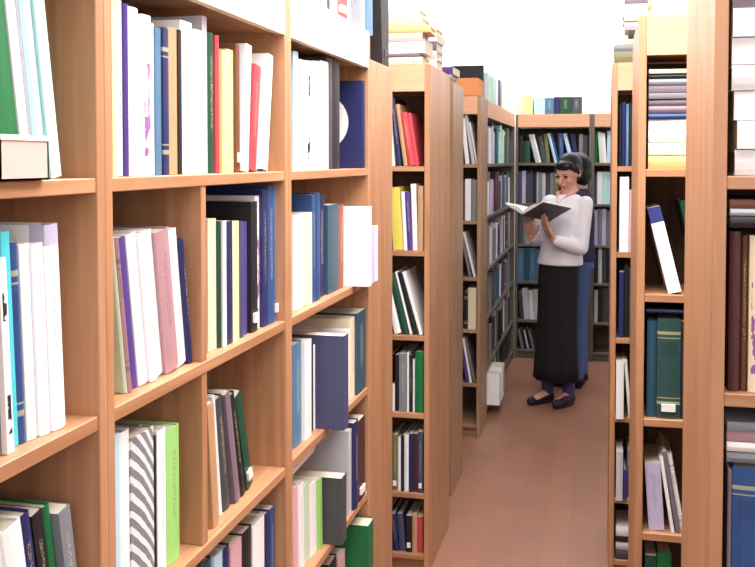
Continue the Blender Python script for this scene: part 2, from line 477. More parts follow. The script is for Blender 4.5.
row(1, PA, SH[2], 530, 'lower shelf of nearest left bookcase',
    [(-40, -20, 528, 10, 'MR'), (-20, 0, 524, 10, 'W'), (0, 21, 525, 10, 'W', 'plain'), (21, 34, 512, 10, 'N'), (34, 46, 510, 10, 'K'), (46, 55, 503, 10, 'G', 'plain'), (55, 68, 510, 10, 'GY'), (68, 79, 512, 10, 'LV', 'plain')], U[2])
row(1, PA, SH[0], 100, 'upper shelf of second left bookcase',
    [(113, 118, -3, 0, 'LY', 'plain'), (118, 125, 1, 0, 'LGY', 'text'), (125, 129, 4, 0, 'PU', 'plain'), (129, 141, 8, 0, 'W', 'plain'), (141, 150, 15, 0, 'W', 'purplepattern'),
     (150, 155, 24, 0, 'W', 'plain'), (155, 161, 28, 0, 'SB', 'plain'), (161, 167, 28, 0, 'N', 'bands'), (167, 177, 28, 0, 'TN', 'text'), (177, 181, 30, 0, 'K', 'plain'), (181, 193, 22, 0, 'W', 'text'),
     (193, 203, 30, 0, 'W', 'plain'), (203, 208, 17, 0, 'LGY', 'plain'), (208, 215, 33, 0, 'DG', 'text'), (215, 218.5, 35, 0, 'R', 'plain'), (218.5, 227, 50, 0, 'YC', 'text'), (227, 234, 50, 0, 'YC', 'plain'),
     (234, 238, 44, 0, 'BR', 'plain'), (239, 245, 42, -5, 'W', 'plain'), (246, 253, 62, -9, 'R', 'text'), (253.5, 261, 64, -9, 'PK', 'text'), (261.5, 268, 52, -9, 'W', 'text')], U[0])
row(1, PA, SH[1], 280, 'middle shelf left of divider, second left bookcase',
    [(116, 119, 236, 9, 'PG', 'plain'), (119, 122, 238, 9, 'PMR'), (122, 129, 236, 9, 'PU', 'plain'), (129, 139, 232, 9, 'W', 'plain'), (139, 147, 232, 9, 'W', 'text'), (147, 156, 229, 9, 'W', 'plain'),
     (156, 170, 228, 9, 'PMR', 'text'), (170, 180, 228, 9, 'W', 'plain'), (180, 187, 238, 9, 'N', 'text')], U[1], stop=1.418)
row(1, PA, SH[1], 280, 'middle shelf right of divider, second left bookcase',
    [(208.5, 217, 219, 0, 'C', 'plain'), (217, 220, 222, 0, 'DG', 'plain'), (220, 223, 222, 0, 'W', 'text'), (223, 230, 222, 0, 'N', 'plain'), (230, 238, 222, 0, 'LY', 'plain'), (238, 243, 222, 0, 'SL'), (243, 249, 222, 0, 'PU', 'plain'),
     (249, 255.5, 202, 0, 'K', 'plain'), (255.5, 260, 196, 0, 'W', 'purplepattern'), (260, 265, 190, 0, 'N', 'text'), (265, 272, 186, 0, 'B', 'text'), (272, 281, 186, 0, 'SB', 'plain')], U[1], start=1.441)
row(1, PA, SH[2], 500, 'lower shelf left of divider, second left bookcase',
    [(114, 121, 434, 0, 'LB', 'plain'), (121, 132, 431, 0, 'W', 'plain'), (132, 155, 433, 0, 'GY', 'stripes'), (155, 158, 436, 0, 'K', 'plain'), (158, 167, 430, 0, 'W', 'text'), (167, 180, 428, 0, 'LG', 'text')], U[2], stop=1.418)
row(1, PA, SH[2], 440, 'lower shelf right of divider, second left bookcase',
    [(209.5, 216, 402, 6, 'TN', 'plain'), (216, 219, 394, 8, 'W', 'plain'), (219.5, 227, 394, 10, 'DGY', 'text'), (227.5, 233, 390, 13, 'MV', 'plain'), (234, 240, 390, 15, 'K', 'text'), (241, 248, 388, 17, 'DG', 'plain')], U[2], start=1.441)
row(1, PA, SH[3], 555, 'bottom shelf of second left bookcase',
    [(196, 205, 562, 0, 'MR'), (205, 213, 560, 0, 'T'), (213, 222, 556, 0, 'LB', 'plain'), (222, 231, 548, 0, 'N'), (231, 242, 542, 0, 'PK', 'plain'), (242, 252, 531, 0, 'K', 'plain'), (252, 264, 523, 0, 'W', 'plain'), (264, 270, 514, 0, 'N', 'plain'), (270, 275, 508, 0, 'B', 'text'), (275, 280, 506, 0, 'LV', 'plain')], U[3])
row(1, PA, SH[0], 100, 'upper shelf of third left bookcase',
    [(294.5, 300, 52, 0, 'LB', 'plain'), (300, 305, 60, 0, 'W', 'plain'), (305, 311, 61, 0, 'W', 'blob'), (311, 319, 61, 0, 'W', 'text'), (319, 327, 61, 0, 'W', 'plain'), (327, 333, 57, 0, 'DGY', 'plain'), (333, 341, 57, 0, 'K', 'plain')], U[0])
row(1, PA, SH[1], 240, 'middle shelf of third left bookcase',
    [(294.5, 305.5, 215, 0, 'W', 'plain'), (305.5, 311, 213, 0, 'PG', 'plain'), (311, 315, 195, 0, 'B', 'text'), (315, 319, 193, 0, 'B', 'plain'), (319, 326, 195, 0, 'N', 'text'), (326, 337, 205, 0, 'T', 'plain'), (337, 342.5, 205, 0, 'RB', 'text')], U[1])
# volumes pulled out beyond the shelf front
row(1, XA + .045, SH[1], 250, 'middle shelf of third left bookcase, jutting out', [(369, 373, 207, 0, 'W', 'plain'), (373, 376, 226, 0, 'LV', 'plain'), (376, 379, 226, 0, 'W2', 'text')], U[1])
row(1, PA, SH[2], 400, 'third shelf of third left bookcase',
    [(294, 303, 343, 0, 'SB', 'text'), (303, 310, 342, 0, 'W', 'plain'), (310, 314, 342, 0, 'K', 'plain'), (314, 315.3, 345, 0, 'W', 'text')], U[2])
row(1, XA + .05, SH[2], 390, 'third shelf of third left bookcase, jutting out', [(344.5, 349, 335, 0, 'SL', 'plain')], U[2], depth=.22)
row(1, XA + .0, SH[2], 370, 'right end of third shelf, third left bookcase', [(348, 351, 330, 0, 'W', 'plain'), (351, 356, 318, 0, 'C'), (356, 365, 312, 0, 'T', 'text')], U[2])
row(1, PA, SH[3], 510, 'fourth shelf of third left bookcase',
    [(294, 299, 486, 2, 'PK', 'plain'), (299, 304, 484, 2, 'W', 'text'), (304, 310, 483, 2, 'PG', 'plain'), (310, 317, 482, 2, 'W', 'plain'), (317, 320.5, 481, 2, 'LG', 'plain')], U[3])
row(1, XA + .035, SH[3], 500, 'fourth shelf of third left bookcase, jutting out', [(342, 347, 476, 0, 'DGY', 'plain')], U[3], depth=.22)
row(1, XA + .0, SH[3], 450, 'right end of fourth shelf, third left bookcase', [(349, 352, 430, 0, 'LGY', 'text'), (352, 357, 424, 0, 'N'), (357, 364, 420, 0, 'MR', 'plain')], U[3])
row(1, XA - .03, SH[4], 565, 'lowest shelf of third left bookcase', [(330, 338, 560, 0, 'K'), (338, 345, 556, 0, 'PK')], U[4])
row(1, XA + .03, SH[4], 550, 'end of lowest shelf, third left bookcase', [(369, 375, 522, 0, 'G', 'plain')], U[4], depth=.22)
row(1, XA - .01, ZT, 5, 'top of third left bookcase',
    [(303, 311, -60, 2, 'W'), (311, 319, -62, 2, 'W2'), (319, 326, -50, 2, 'LGY'), (326, 330, -52, 2, 'DGY', 'plain'), (330, 337, -50, 2, 'W', 'text'), (337, 348, -48, 2, 'R', 'text'),
     (348, 352, -45, 2, 'W', 'plain'), (352, 361, -40, 2, 'GY', 'plain'), (361.5, 366, -38, 2, 'W', 'plain'), (366, 372, -36, 2, 'SB', 'plain')], 2.2)
# navy book turned with its front cover and white disc towards us
cv = stand(1, XA - .005, 2.497, SH[0], .028, .237, .225, 0, 'N', 'plain', 'navy book with white disc on its cover, far end of upper shelf', 'books on the upper shelf of third left bookcase', True, sticker=False)
bm = bmesh.new(); bmesh.ops.create_circle(bm, cap_ends=True, segments=40, radius=.078)
ex = bmesh.ops.extrude_face_region(bm, geom=bm.faces[:]); bmesh.ops.translate(bm, verts=[v for v in ex['geom'] if isinstance(v, bmesh.types.BMVert)], vec=(0, 0, .001))
for v in bm.verts: v.co = Vector((-v.co.z, v.co.x + .120, v.co.y + .125))
bmobj('emblem', bm, M_DISC, cv)['label'] = 'white round emblem'

# flat ones on the left cases
flats(1, PA - .03, 1.01 - .22, SH[1] + .262, 'the white books of nearest left bookcase', [(.15, .018, .19, 'K', .04, 'plain')][:0])
flats(1, PA - .01, 1.90, SH[3] + .236, 'the pale books, fourth shelf of third left bookcase', [(.21, .022, .17, 'W', 0, 'plain')])

SH = SHB
U = [ZU] + [z - TS for z in SH[:5]]
# orange double-sided case B ---------------------------------------------------
YBF = 3.43 + .012
w = 'of double-sided left bookcase'
row(0, YBF, SH[0], 140, 'top shelf ' + w, [(389, 393, 104, 4, 'W', 'plain'), (393.5, 398, 98, 6, 'N', 'text'), (398.5, 403, 104, 8, 'TN', 'plain'), (403.5, 410, 112, 9, 'R', 'text'), (410.5, 415, 113, 9, 'R', 'plain')], U[0], depth=.21)
row(0, YBF, SH[1], 220, 'second shelf ' + w, [(386, 391, 190, 4, 'B'), (391.5, 402, 187, 4, 'Y', 'plain'), (402, 406, 192, 3, 'W', 'text'), (406, 411, 192, 3, 'PU', 'text'), (411, 416.5, 184, 2, 'W', 'text'), (417, 423, 186, 0, 'TN', 'text')], U[1], depth=.21)
row(0, YBF, SH[2], 310, 'third shelf ' + w, [(389, 396, 292, 13, 'W', 'plain'), (397, 403, 274, 14, 'DG', 'plain'), (403.5, 406.5, 272, 14, 'W', 'plain'), (407, 412, 272, 15, 'K', 'plain'), (412.5, 416, 272, 16, 'W', 'plain'), (416.5, 421, 271, 17, 'GY', 'text')], U[2], depth=.21)
row(0, YBF, SH[3], 385, 'fourth shelf ' + w, [(387, 392, 356, 0, 'MR'), (392, 395, 390, 0, 'W'), (395, 399, 355, 0, 'K', 'plain'), (399, 407, 354, 0, 'GY', 'text'), (407, 409, 353, 0, 'W', 'plain'), (409, 412.5, 356, 0, 'K', 'text'), (412.5, 415, 360, 0, 'W', 'text'), (415, 424, 352, 0, 'G', 'plain')], U[3], depth=.21)
row(0, YBF, SH[4], 465, 'fifth shelf ' + w, [(387, 392, 438, 0, 'N'), (392, 398, 435, 0, 'OL', 'text'), (398, 401, 438, 0, 'W', 'plain'), (401, 404, 436, 0, 'K', 'plain'), (404, 409, 435, 0, 'W', 'text'), (409, 413, 434, 0, 'N', 'plain'), (413, 418, 434, 0, 'MR', 'plain'), (418, 423, 432, 0, 'SL', 'text')], U[4], depth=.21)
row(0, YBF, SH[5], 540, 'lowest shelf ' + w, [(386, 392, 512, 4, 'K'), (392.5, 398, 514, 5, 'N', 'text'), (398.5, 405, 514, 5, 'SL', 'plain'), (406, 412, 516, 0, 'K', 'plain'), (412, 417, 515, 0, 'TN', 'text'), (417, 423, 517, 0, 'R', 'plain')], U[5], depth=.21)
flats(0, 3.445, -.84, ZT, 'atop double-sided left bookcase',
      [(.20, .026, .15, 'C', .0), (.19, .012, .15, 'MV', .0, 'plain'), (.21, .042, .15, 'W', .0, 'plain'), (.20, .006, .15, 'PK', .01, 'plain'), (.19, .024, .15, 'C', .01, 'plain'),
       (.22, .022, .16, 'OR', .01, 'plain'), (.19, .030, .15, 'LY', .01, 'plain'), (.18, .03, .15, 'W', .01)])
flats(0, 3.70, -.85, ZT, 'in the rear pile atop double-sided left bookcase',
      [(.22, .045, .17, 'W', .0, 'plain'), (.22, .03, .16, 'W2', .0, 'plain'), (.2, .035, .16, 'MV', .02, 'plain'), (.22, .03, .17, 'W', .0), (.22, .02, .17, 'YC', .0, 'plain')])
# top of C
flats(0, 4.29, -.90, ZT, 'atop narrow-looking bookcase end', [(.23, .018, .2, 'W', .0, 'plain'), (.24, .016, .2, 'LGY', .0, 'plain'), (.235, .034, .2, 'PU', .01, 'plain')])
bx = box('carton', (-.87, 5.21, ZT), (-.655, 5.46, ZT + .098), plain('orange_brown_card', hexc(226, 150, 96), .8, .08, 20), None, .002)
tag(bx, 'orange-brown carton on top of the bookcase before the long aisle shelves', 'box')

# case E
w = 'of small bookcase before long shelves'
YE = 5.225
row(0, YE, SH[0], 140, 'top shelf ' + w, [(463, 467, 118, 6, 'W', 'plain'), (467.5, 471, 115, 9, 'LGY', 'plain'), (471.5, 474, 122, 10, 'W', 'plain')], U[0], False)
row(0, YE, SH[1], 200, 'second shelf ' + w, [(461, 465, 182, 0, 'MR'), (465, 471, 179, 0, 'W', 'plain'), (471, 477, 180, 0, 'GY', 'plain')], U[1], False)
row(0, YE, SH[2], 250, 'third shelf ' + w, [(463, 466, 233, 12, 'MV'), (466.5, 469, 232, 14, 'W', 'plain'), (469.5, 472, 233, 15, 'TN', 'plain')], U[2], False)
row(0, YE, SH[3], 310, 'fourth shelf ' + w, [(464, 468, 292, 0, 'K'), (468, 476.5, 288, 0, 'C', 'plain')], U[3], False)
row(0, YE, SH[4], 360, 'fifth shelf ' + w, [(462, 465, 338, 10, 'PU', 'plain'), (465.5, 468, 338, 10, 'W', 'plain'), (468.5, 471, 340, 12, 'MV', 'plain'), (471.5, 474, 344, 13, 'W', 'plain')], U[4], False)

# long case G along the aisle, seen at a grazing angle
names = ['top', 'second', 'third', 'fourth', 'fifth', 'lowest']
pal = [['W','PU','LV','W','LV','PU','W','T','T','AQ','AQ','PG','DGY','PG','DG','GY','K','SB'],
       ['W','MV','W','GY','LV','PMR','MR','MR','MV','DGY','LV','SL','GY','LV','DGY','GY'],
       ['C','MR','GY','LGY','W','LGY','GY','W','DGY','K','GY','LV','DGY','SL'],
       ['T','SB','MV','GY','GY','DGY','LGY','GY','SB','SB','W','DGY'],
       ['MR','W','MV','GY','K','LGY','DGY','W','GY','DGY','K','LGY'],
       ['MR','K','W','K','GY','DGY','K','K','LGY','DGY','K']]
rg = random.Random(5)
for r_i in range(6):
    s = 5.575; n = 0
    while s < 7.24:
        n += 1
        t = rg.uniform(.072, .115); h = rg.uniform(.19, min(.262, U[r_i] - SH[r_i] - .012))
        code = pal[r_i][(n - 1) % len(pal[r_i])]
        if s + t > 7.34: break
        if r_i == 5 and s < 5.97: s = 5.97; n -= 1; continue
        stand(1, -.66 - rg.uniform(0, .015), s, SH[r_i], t, h, rg.uniform(.16, .2), 0, code, rg.choice(['plain', 'text', 'bands']),
              'thick %s volume, %s from near end, %s shelf of long bookcase' % (COL[code][1], ORD[n], names[r_i]), 'volumes on the %s shelf of the long bookcase' % names[r_i], False)
        s += t + .002 + (rg.uniform(0, .03) if rg.random() < .2 else 0)
# white volumes sticking out near the floor
for s, t, h, c, sty in ((5.66, .10, .19, 'W', 'plain'), (5.80, .14, .20, 'W', 'plain')):
    stand(1, -.575, s, SH[5] + .0, t, h, .15, 0, c, sty, '%s white volume jutting near the floor from the long aisle bookcase' % ('narrower nearer' if t < .12 else 'wider farther'), 'volumes jutting out near the floor', True)

# back wall cases H ------------------------------------------------------------
YH = 7.418
w = 'of back bookcase behind woman'
def hrow(r_i, items, ww, offs=0): row(0, YH, SH[r_i], items[0], names[r_i] + ' shelf ' + ww, items[1], U[r_i], False)
hrow(0, (145, [(516, 521, 136, 0, 'K', 'plain'), (521, 528, 141, 0, 'DG', 'plain'), (529, 532, 134, 14, 'LGY', 'plain'), (533, 536, 134, 14, 'W2', 'plain'), (537, 542, 136, 8, 'DGY', 'plain'), (543, 547, 134, 6, 'OL', 'plain'), (548, 551, 133, 14, 'LB', 'plain'), (551.5, 554, 134, 14, 'B', 'plain'),
     (555, 560, 133, 4, 'B', 'text'), (561, 565, 133, 14, 'LB', 'plain'), (566, 571, 134, 8, 'N', 'plain'), (572, 576, 134, 0, 'GY', 'plain'), (576, 581, 136, 0, 'DGY', 'text'), (581, 587, 133, 0, 'K', 'plain')]), w)
hrow(1, (185, [(514, 518, 172, 0, 'SL', 'plain'), (518, 522, 171, 0, 'LV', 'plain'), (522, 526, 173, 0, 'DGY', 'plain'), (526, 529, 171, 0, 'SL', 'plain'), (529, 533, 174, 0, 'K', 'plain'), (533, 535, 172, 0, 'LGY', 'plain'), (535, 539, 173, 0, 'GY', 'plain'), (539, 542, 173, 0, 'LGY', 'plain'), (542, 547, 174, 0, 'DGY', 'plain'),
     (547, 550, 173, 0, 'GY', 'plain'), (550, 555, 172, 0, 'OL', 'plain'), (578, 583, 174, 0, 'SL', 'plain'), (583, 588, 174, 0, 'LV', 'plain')]), w)
hrow(2, (225, [(513, 518, 212, 0, 'DGY', 'plain'), (518, 522, 213, 0, 'GY', 'plain'), (522, 525, 213, 0, 'LGY', 'plain'), (525, 530, 212, 0, 'K', 'plain'), (530, 534, 214, 0, 'DGY', 'plain'), (534, 538, 214, 0, 'GY', 'plain'), (582, 588, 214, 0, 'DGY', 'plain')]), w)
hrow(3, (262, [(511, 517, 248, 0, 'SB', 'text'), (517, 523, 248, 0, 'T', 'plain'), (523, 529, 248, 0, 'SB', 'text'), (529, 535, 249, 0, 'SB', 'plain'), (535, 539, 249, 0, 'T', 'plain'), (539, 545, 247, 0, 'LB', 'plain')]), w)
hrow(4, (300, [(511, 515, 292, 6, 'DGY', 'plain'), (516, 522, 288, 5, 'LGY', 'plain'), (523, 527, 290, 4, 'W2', 'plain'), (528, 533, 289, 3, 'LGY', 'plain')]), w)
hrow(5, (340, [(510, 513, 330, 12, 'GY', 'plain'), (514, 517, 328, 12, 'K', 'plain'), (518, 520, 330, 13, 'LGY', 'plain'), (521, 524, 328, 13, 'K', 'plain'), (525, 527, 330, 13, 'GY', 'plain')]), w)
w = 'of back bookcase right of woman'
hrow(0, (145, [(594, 597, 132, 0, 'G', 'plain'), (597, 601, 132, 4, 'PG', 'plain'), (601.5, 605, 133, 4, 'W', 'plain'), (605.5, 610, 131, 0, 'LB', 'plain'), (610, 614, 132, 0, 'LV', 'plain')]), w)
hrow(1, (185, [(594, 597, 174, 0, 'SL', 'plain'), (597, 602, 172, 0, 'W', 'plain'), (602, 607, 172, 0, 'AQ', 'plain'), (607, 612, 172, 0, 'LB', 'plain')]), w)
hrow(2, (225, [(594, 598, 210, 0, 'LV', 'plain'), (598, 602, 209, 0, 'GY', 'plain'), (602, 606, 209, 0, 'LV', 'plain'), (606, 612, 211, 0, 'MV', 'plain')]), w)
hrow(3, (262, [(594, 598, 250, 0, 'K', 'plain'), (598, 602, 248, 0, 'LGY', 'plain'), (602, 606, 250, 0, 'DGY', 'plain'), (606, 612, 249, 0, 'K', 'plain')]), w)
hrow(4, (300, [(594, 598, 290, 0, 'LGY', 'plain'), (598, 603, 288, 0, 'K', 'plain'), (603, 610, 288, 0, 'DGY', 'plain')]), w)
# things on top of the back cases
row(0, 7.44, ZT, 108, 'top of back bookcase behind woman', [(517, 524, 96, 0, 'C', 'plain'), (524, 533, 96, 0, 'YC', 'plain'), (534, 545, 98, 0, 'LB', 'plain'), (545, 554, 98, 0, 'SB', 'text'), (554, 560, 97, 0, 'N', 'plain'), (560, 571, 97, 0, 'DG', 'text'), (571, 582, 97, 0, 'DGY', 'text')], 2.3, False)
for i, (s, t, h, c) in enumerate([(5.66, .03, .21, 'K'), (5.75, .09, .15, 'LGY'), (5.90, .11, .19, 'AQ'), (6.05, .1, .185, 'PG'), (6.2, .12, .19, 'AQ'), (6.4, .12, .19, 'W'), (6.6, .08, .2, 'PU'), (6.75, .14, .2, 'C')]):
    stand(1, -.68, s, ZT, t, h, .19, 0, c, 'plain', '%s volume, %s from near end, on top of long aisle bookcase' % (COL[c][1], ORD[i + 1]), 'volumes on top of the long bookcase', False)

# right side: middle distance case P ---------------------------------------------
w = 'of middle-distance right bookcase'
YP = PY + .012
row(0, YP, SH[0], 140, 'top shelf ' + w, [(619, 622, 104, 0, 'K', 'plain'), (622, 626, 102, 0, 'N', 'plain'), (626, 629, 104, 0, 'SB', 'text'), (629, 633, 103, 0, 'K', 'plain'), (633, 637, 108, 0, 'TN', 'plain'), (637, 643, 106, 0, 'MR')], U[0], depth=.2)
row(0, YP, SH[1], 220, 'second shelf ' + w, [(619.5, 629, 177, 0, 'W', 'text'), (629, 632, 190, 0, 'PK', 'plain'), (632, 637, 178, 0, 'BR', 'plain'), (637, 643, 182, 0, 'K')], U[1], depth=.2)
row(0, YP, SH[2], 310, 'third shelf ' + w, [(619, 624, 272, 0, 'N', 'plain'), (624, 629, 266, 0, 'K', 'plain'), (629, 637, 268, 0, 'DT', 'plain')], U[2], depth=.2)
row(0, YP, SH[3], 400, 'fourth shelf ' + w, [(616, 624, 362, 0, 'W', 'plain', -.04), (624.5, 628, 362, 5, 'W2', 'plain', -.03), (628.5, 633, 356, 3, 'K', 'plain'), (633.5, 638, 346, 0, 'LV', 'plain')], U[3], depth=.2)
row(0, YP, SH[4], 490, 'fifth shelf ' + w, [(616, 623, 452, 0, 'LGY', 'plain', -.04), (623, 627, 470, 0, 'PU', 'plain', -.02), (627, 634, 450, 0, 'GY', 'plain')], U[4], depth=.2)
flats(0, YP, .066, SH[5], 'on lowest shelf of middle-distance right bookcase', [(.2, .03, .18, 'DGY', 0, 'plain'), (.2, .03, .18, 'LGY', 0, 'plain'), (.19, .02, .18, 'K', 0, 'plain'), (.2, .034, .18, 'W2', 0, 'plain')])
flats(0, PY + .02, .045, ZT, 'atop middle-distance right bookcase', [(.2, .042, .2, 'OL', 0, 'plain'), (.2, .022, .2, 'GY', 0, 'plain'), (.17, .02, .15, 'LY', .03, 'plain'), (.16, .03, .15, 'K', .05, 'plain'), (.2, .03, .17, 'PK', .035, 'plain'), (.2, .03, .17, 'C', .035), (.2, .03, .17, 'W', .035), (.19, .02, .17, 'MV', .035)])

# right case Q ---------------------------------------------------------------------
w = 'of flat-stack right bookcase'
YQ = QY + .012
flats(0, YQ, QX + TS + .006, SH[0], 'on top shelf of right bookcase',
      [(.26, .034, .18, 'OR', 0, 'plain'), (.26, .030, .18, 'PG', 0, 'plain'), (.25, .030, .18, 'W', 0, 'plain'), (.26, .026, .18, 'W', 0, 'plain'), (.25, .012, .18, 'B', 0, 'plain'),
       (.26, .018, .18, 'MV', 0, 'plain'), (.25, .016, .18, 'MV', .0, 'plain'), (.26, .014, .18, 'GY', 0, 'plain'), (.25, .016, .18, 'MV', 0, 'plain'), (.26, .016, .18, 'GY', 0, 'plain'), (.25, .012, .18, 'K', 0, 'plain'), (.26, .010, .18, 'C', 0, 'plain')])
row(0, YQ, SH[1], 260, 'second shelf ' + w, [(660, 674, 206, 14, 'W', 'navytop'), (694, 702, 200, 14, 'DG', 'plain', .02)], U[1], depth=.2)
row(0, YQ, SH[2], 370, 'third shelf ' + w, [(647, 657, 321, 0, 'T', 'plain'), (657, 681, 319, 0, 'DT', 'bands'), (681, 695, 322, 0, 'K')], U[2], depth=.2)
flats(0, YQ, QX + TS + .006, SH[2] + .265, 'on teal volumes in right bookcase', [(.2, .01, .18, 'N', 0, 'plain'), (.19, .01, .18, 'C', .005, 'text')][:1])
row(0, YQ, SH[3], 500, 'fourth shelf ' + w, [(647, 663, 463, 4, 'LV', 'text'), (664, 668, 458, 9, 'W', 'plain'), (669, 674, 452, 10, 'MV', 'plain'), (675, 680, 455, 10, 'W2')], U[3], depth=.2)
row(0, YQ, SH[4], 565, 'fifth shelf ' + w, [(645, 657, 556, 0, 'DG', 'plain'), (657, 672, 553, 0, 'G', 'plain')], U[4], depth=.2)
flats(0, YQ + .01, QX + .03, 1.90, 'atop right bookcase beside tall end panel', [(.07, .04, .2, 'LY', -.0, 'plain'), (.07, .03, .2, 'Y', 0, 'text')][:2])

# nearest right case T ------------------------------------------------------------
w = 'of nearest right bookcase'
YT = TY + .01
flats(0, YT, TX + TS + .006, SH[0], 'at top of nearest right bookcase',
      [(.24, .037, .19, 'W', .006, 'plain'), (.24, .040, .19, 'W', .008, 'plain'), (.24, .041, .19, 'W', .004, 'plain'), (.24, .036, .19, 'W2', .0, 'plain'), (.24, .038, .19, 'W', .0, 'plain'), (.24, .040, .19, 'W', .0, 'plain'), (.23, .018, .19, 'MV', 0, 'plain')])
row(0, YT, SH[1], 330, 'second shelf ' + w, [(729, 741, 232, 0, 'MR', 'plain'), (741, 748.5, 236, 0, 'BR', 'text'), (749, 766, 236, 0, 'C', 'purplepattern'), (766, 790, 236, 0, 'BR')], U[1], depth=.2)
flats(0, YT, TX + TS + .006, SH[1] + .238, 'on maroon volumes of nearest right bookcase', [(.2, .016, .19, 'K', 0, 'plain'), (.19, .010, .19, 'LGY', .0, 'plain'), (.2, .012, .19, 'BR', 0, 'plain')])
row(0, YT, SH[2], 520, 'third shelf ' + w, [(727.5, 732, 470, 0, 'MV', 'plain'), (732, 775, 469, 0, 'B', 'bands'), (775, 800, 470, 0, 'MV')], U[2], depth=.2)
flats(0, YT, TX + TS + .006, SH[2] + .210, 'on blue volume of nearest right bookcase', [(.2, .015, .19, 'GY', 0, 'plain'), (.2, .014, .19, 'W2', .0, 'plain'), (.2, .014, .19, 'PMR', 0, 'plain'), (.2, .014, .19, 'GY', 0, 'plain')])

if MASS[0]:
    o = meshobj('books', MASS[0], MASS[1], None, mats=MASS[2], idx=MASS[3])
    tag(o, 'many small or mostly hidden books filling the far shelves and gaps between larger ones', 'books'); o['kind'] = 'stuff'
# small things ---------------------------------------------------------------------
# pinkish card box in front of the books, nearest left case
b0 = hit(0, 175, 0, XA + .006)[1]; b1 = hit(49, 175, 0, XA + .006)[1]
t = empty('card_box', (XA + .006, b0, SH[0] + .0004), 'small pinkish card tray in front of green binder on nearest left bookcase', 'box')
bm = bmesh.new(); Wd = b1 - b0
for a, c in [((-.018, 0, 0), (0, Wd, .0025)), ((-.0025, 0, 0), (0, Wd, .05)), ((-.018, 0, 0), (-.0155, Wd, .05)), ((-.018, 0, 0), (0, .003, .05)), ((-.018, Wd - .003, 0), (0, Wd, .05))]:
    box_bm(bm, a, c)
bmobj('tray', bm, M_CARD, t)
box('rim', (.0, 0, .044), (.0015, Wd, .05), M_LABEL, t)
# black magazine file on the low end-on case
t = empty('magazine_file', (-.63, 2.705, 1.82), 'black tapered magazine file standing on the low end-on bookcase', 'file')
def taper(name, z0, z1, w0, w1, mat, parent, d=.22):
    V = []
    for z, wd in ((z0, w0), (z1, w1)):
        V += [(0, .13 - wd, z), (0, .13, z), (-d, .13, z), (-d, .13 - wd, z)]
    return meshobj(name, V, [(3, 2, 1, 0), (4, 5, 6, 7), (0, 1, 5, 4), (1, 2, 6, 5), (2, 3, 7, 6), (3, 0, 4, 7)], mat, parent)
taper('file_body', 0.001, .29, .085, .12, M_BLKPL, t)
box('finger_ring', (.0, .07, .03), (.002, .10, .05), M_SHOE, t)

exec_people = True
# ------------------------------------------------------------------ people
def capsule(bm, a, b, ra, rb_, seg=14, rings=5, flat=None):
    a, b = Vector(a), Vector(b); d = b - a; L = d.length
    z = d.normalized() if L > 1e-6 else Vector((0, 0, 1))
    q = z.to_track_quat('Z', 'Y').to_matrix()
    prof = []
    for i in range(rings + 1):
        th = math.pi / 2 * i / rings
        prof.append((-ra * math.cos(th), ra * math.sin(th)))
    for i in range(rings + 1):
        th = math.pi / 2 * i / rings
        prof.append((L + rb_ * math.sin(th), rb_ * math.cos(th)))
    prev = None
    for zz, r in prof:
        ring = []
        for k in range(seg):
            an = 2 * math.pi * k / seg
            ring.append(bm.verts.new(a + q @ Vector((max(r, 1e-4) * math.cos(an), max(r, 1e-4) * math.sin(an), zz))))
        if prev:
            for k in range(seg): bm.faces.new((prev[k], prev[(k + 1) % seg], ring[(k + 1) % seg], ring[k]))
        else: bm.faces.new(ring[::-1])
        prev = ring
    bm.faces.new(prev)

def ellipsoid(bm, c, r, rot=None):
    res = bmesh.ops.create_uvsphere(bm, u_segments=24, v_segments=16, radius=1)
    for v in res['verts']:
        p = Vector((v.co.x * r[0], v.co.y * r[1], v.co.z * r[2]))
        v.co = (rot @ p if rot else p) + Vector(c)

def loft(bm, rings, seg=28):
    """rings: (cx, cy, z, rx, ry)"""
    prev = None
    for cx, cy, z, rx, ry in rings:
        ring = [bm.verts.new((cx + rx * math.cos(2 * math.pi * k / seg), cy + ry * math.sin(2 * math.pi * k / seg), z)) for k in range(seg)]
        if prev:
            for k in range(seg): bm.faces.new((prev[k], prev[(k + 1) % seg], ring[(k + 1) % seg], ring[k]))
        else: bm.faces.new(ring[::-1])
        prev = ring
    bm.faces.new(prev)

def fuse(name, bm, mat, parent, vox=.006, smooth=4):
    """fuse overlapping shapes into one continuous skin"""
    bmesh.ops.recalc_face_normals(bm, faces=bm.faces)
    me = bpy.data.meshes.new(name); bm.to_mesh(me); bm.free()
    o = bpy.data.objects.new(name, me); C.objects.link(o)
    m = o.modifiers.new('r', 'REMESH'); m.mode = 'VOXEL'; m.voxel_size = vox; m.use_smooth_shade = True
    if smooth:
        s = o.modifiers.new('s', 'SMOOTH'); s.factor = .5; s.iterations = smooth
    bpy.context.view_layer.update()
    dg = bpy.context.evaluated_depsgraph_get()
    me2 = bpy.data.meshes.new_from_object(o.evaluated_get(dg))
    me2.name = name
    o.modifiers.clear(); o.data = me2; bpy.data.meshes.remove(me)
    me2.materials.clear(); me2.materials.append(mat)
    for p in me2.polygons: p.use_smooth = True
    if parent is not None: o.parent = parent
    return o

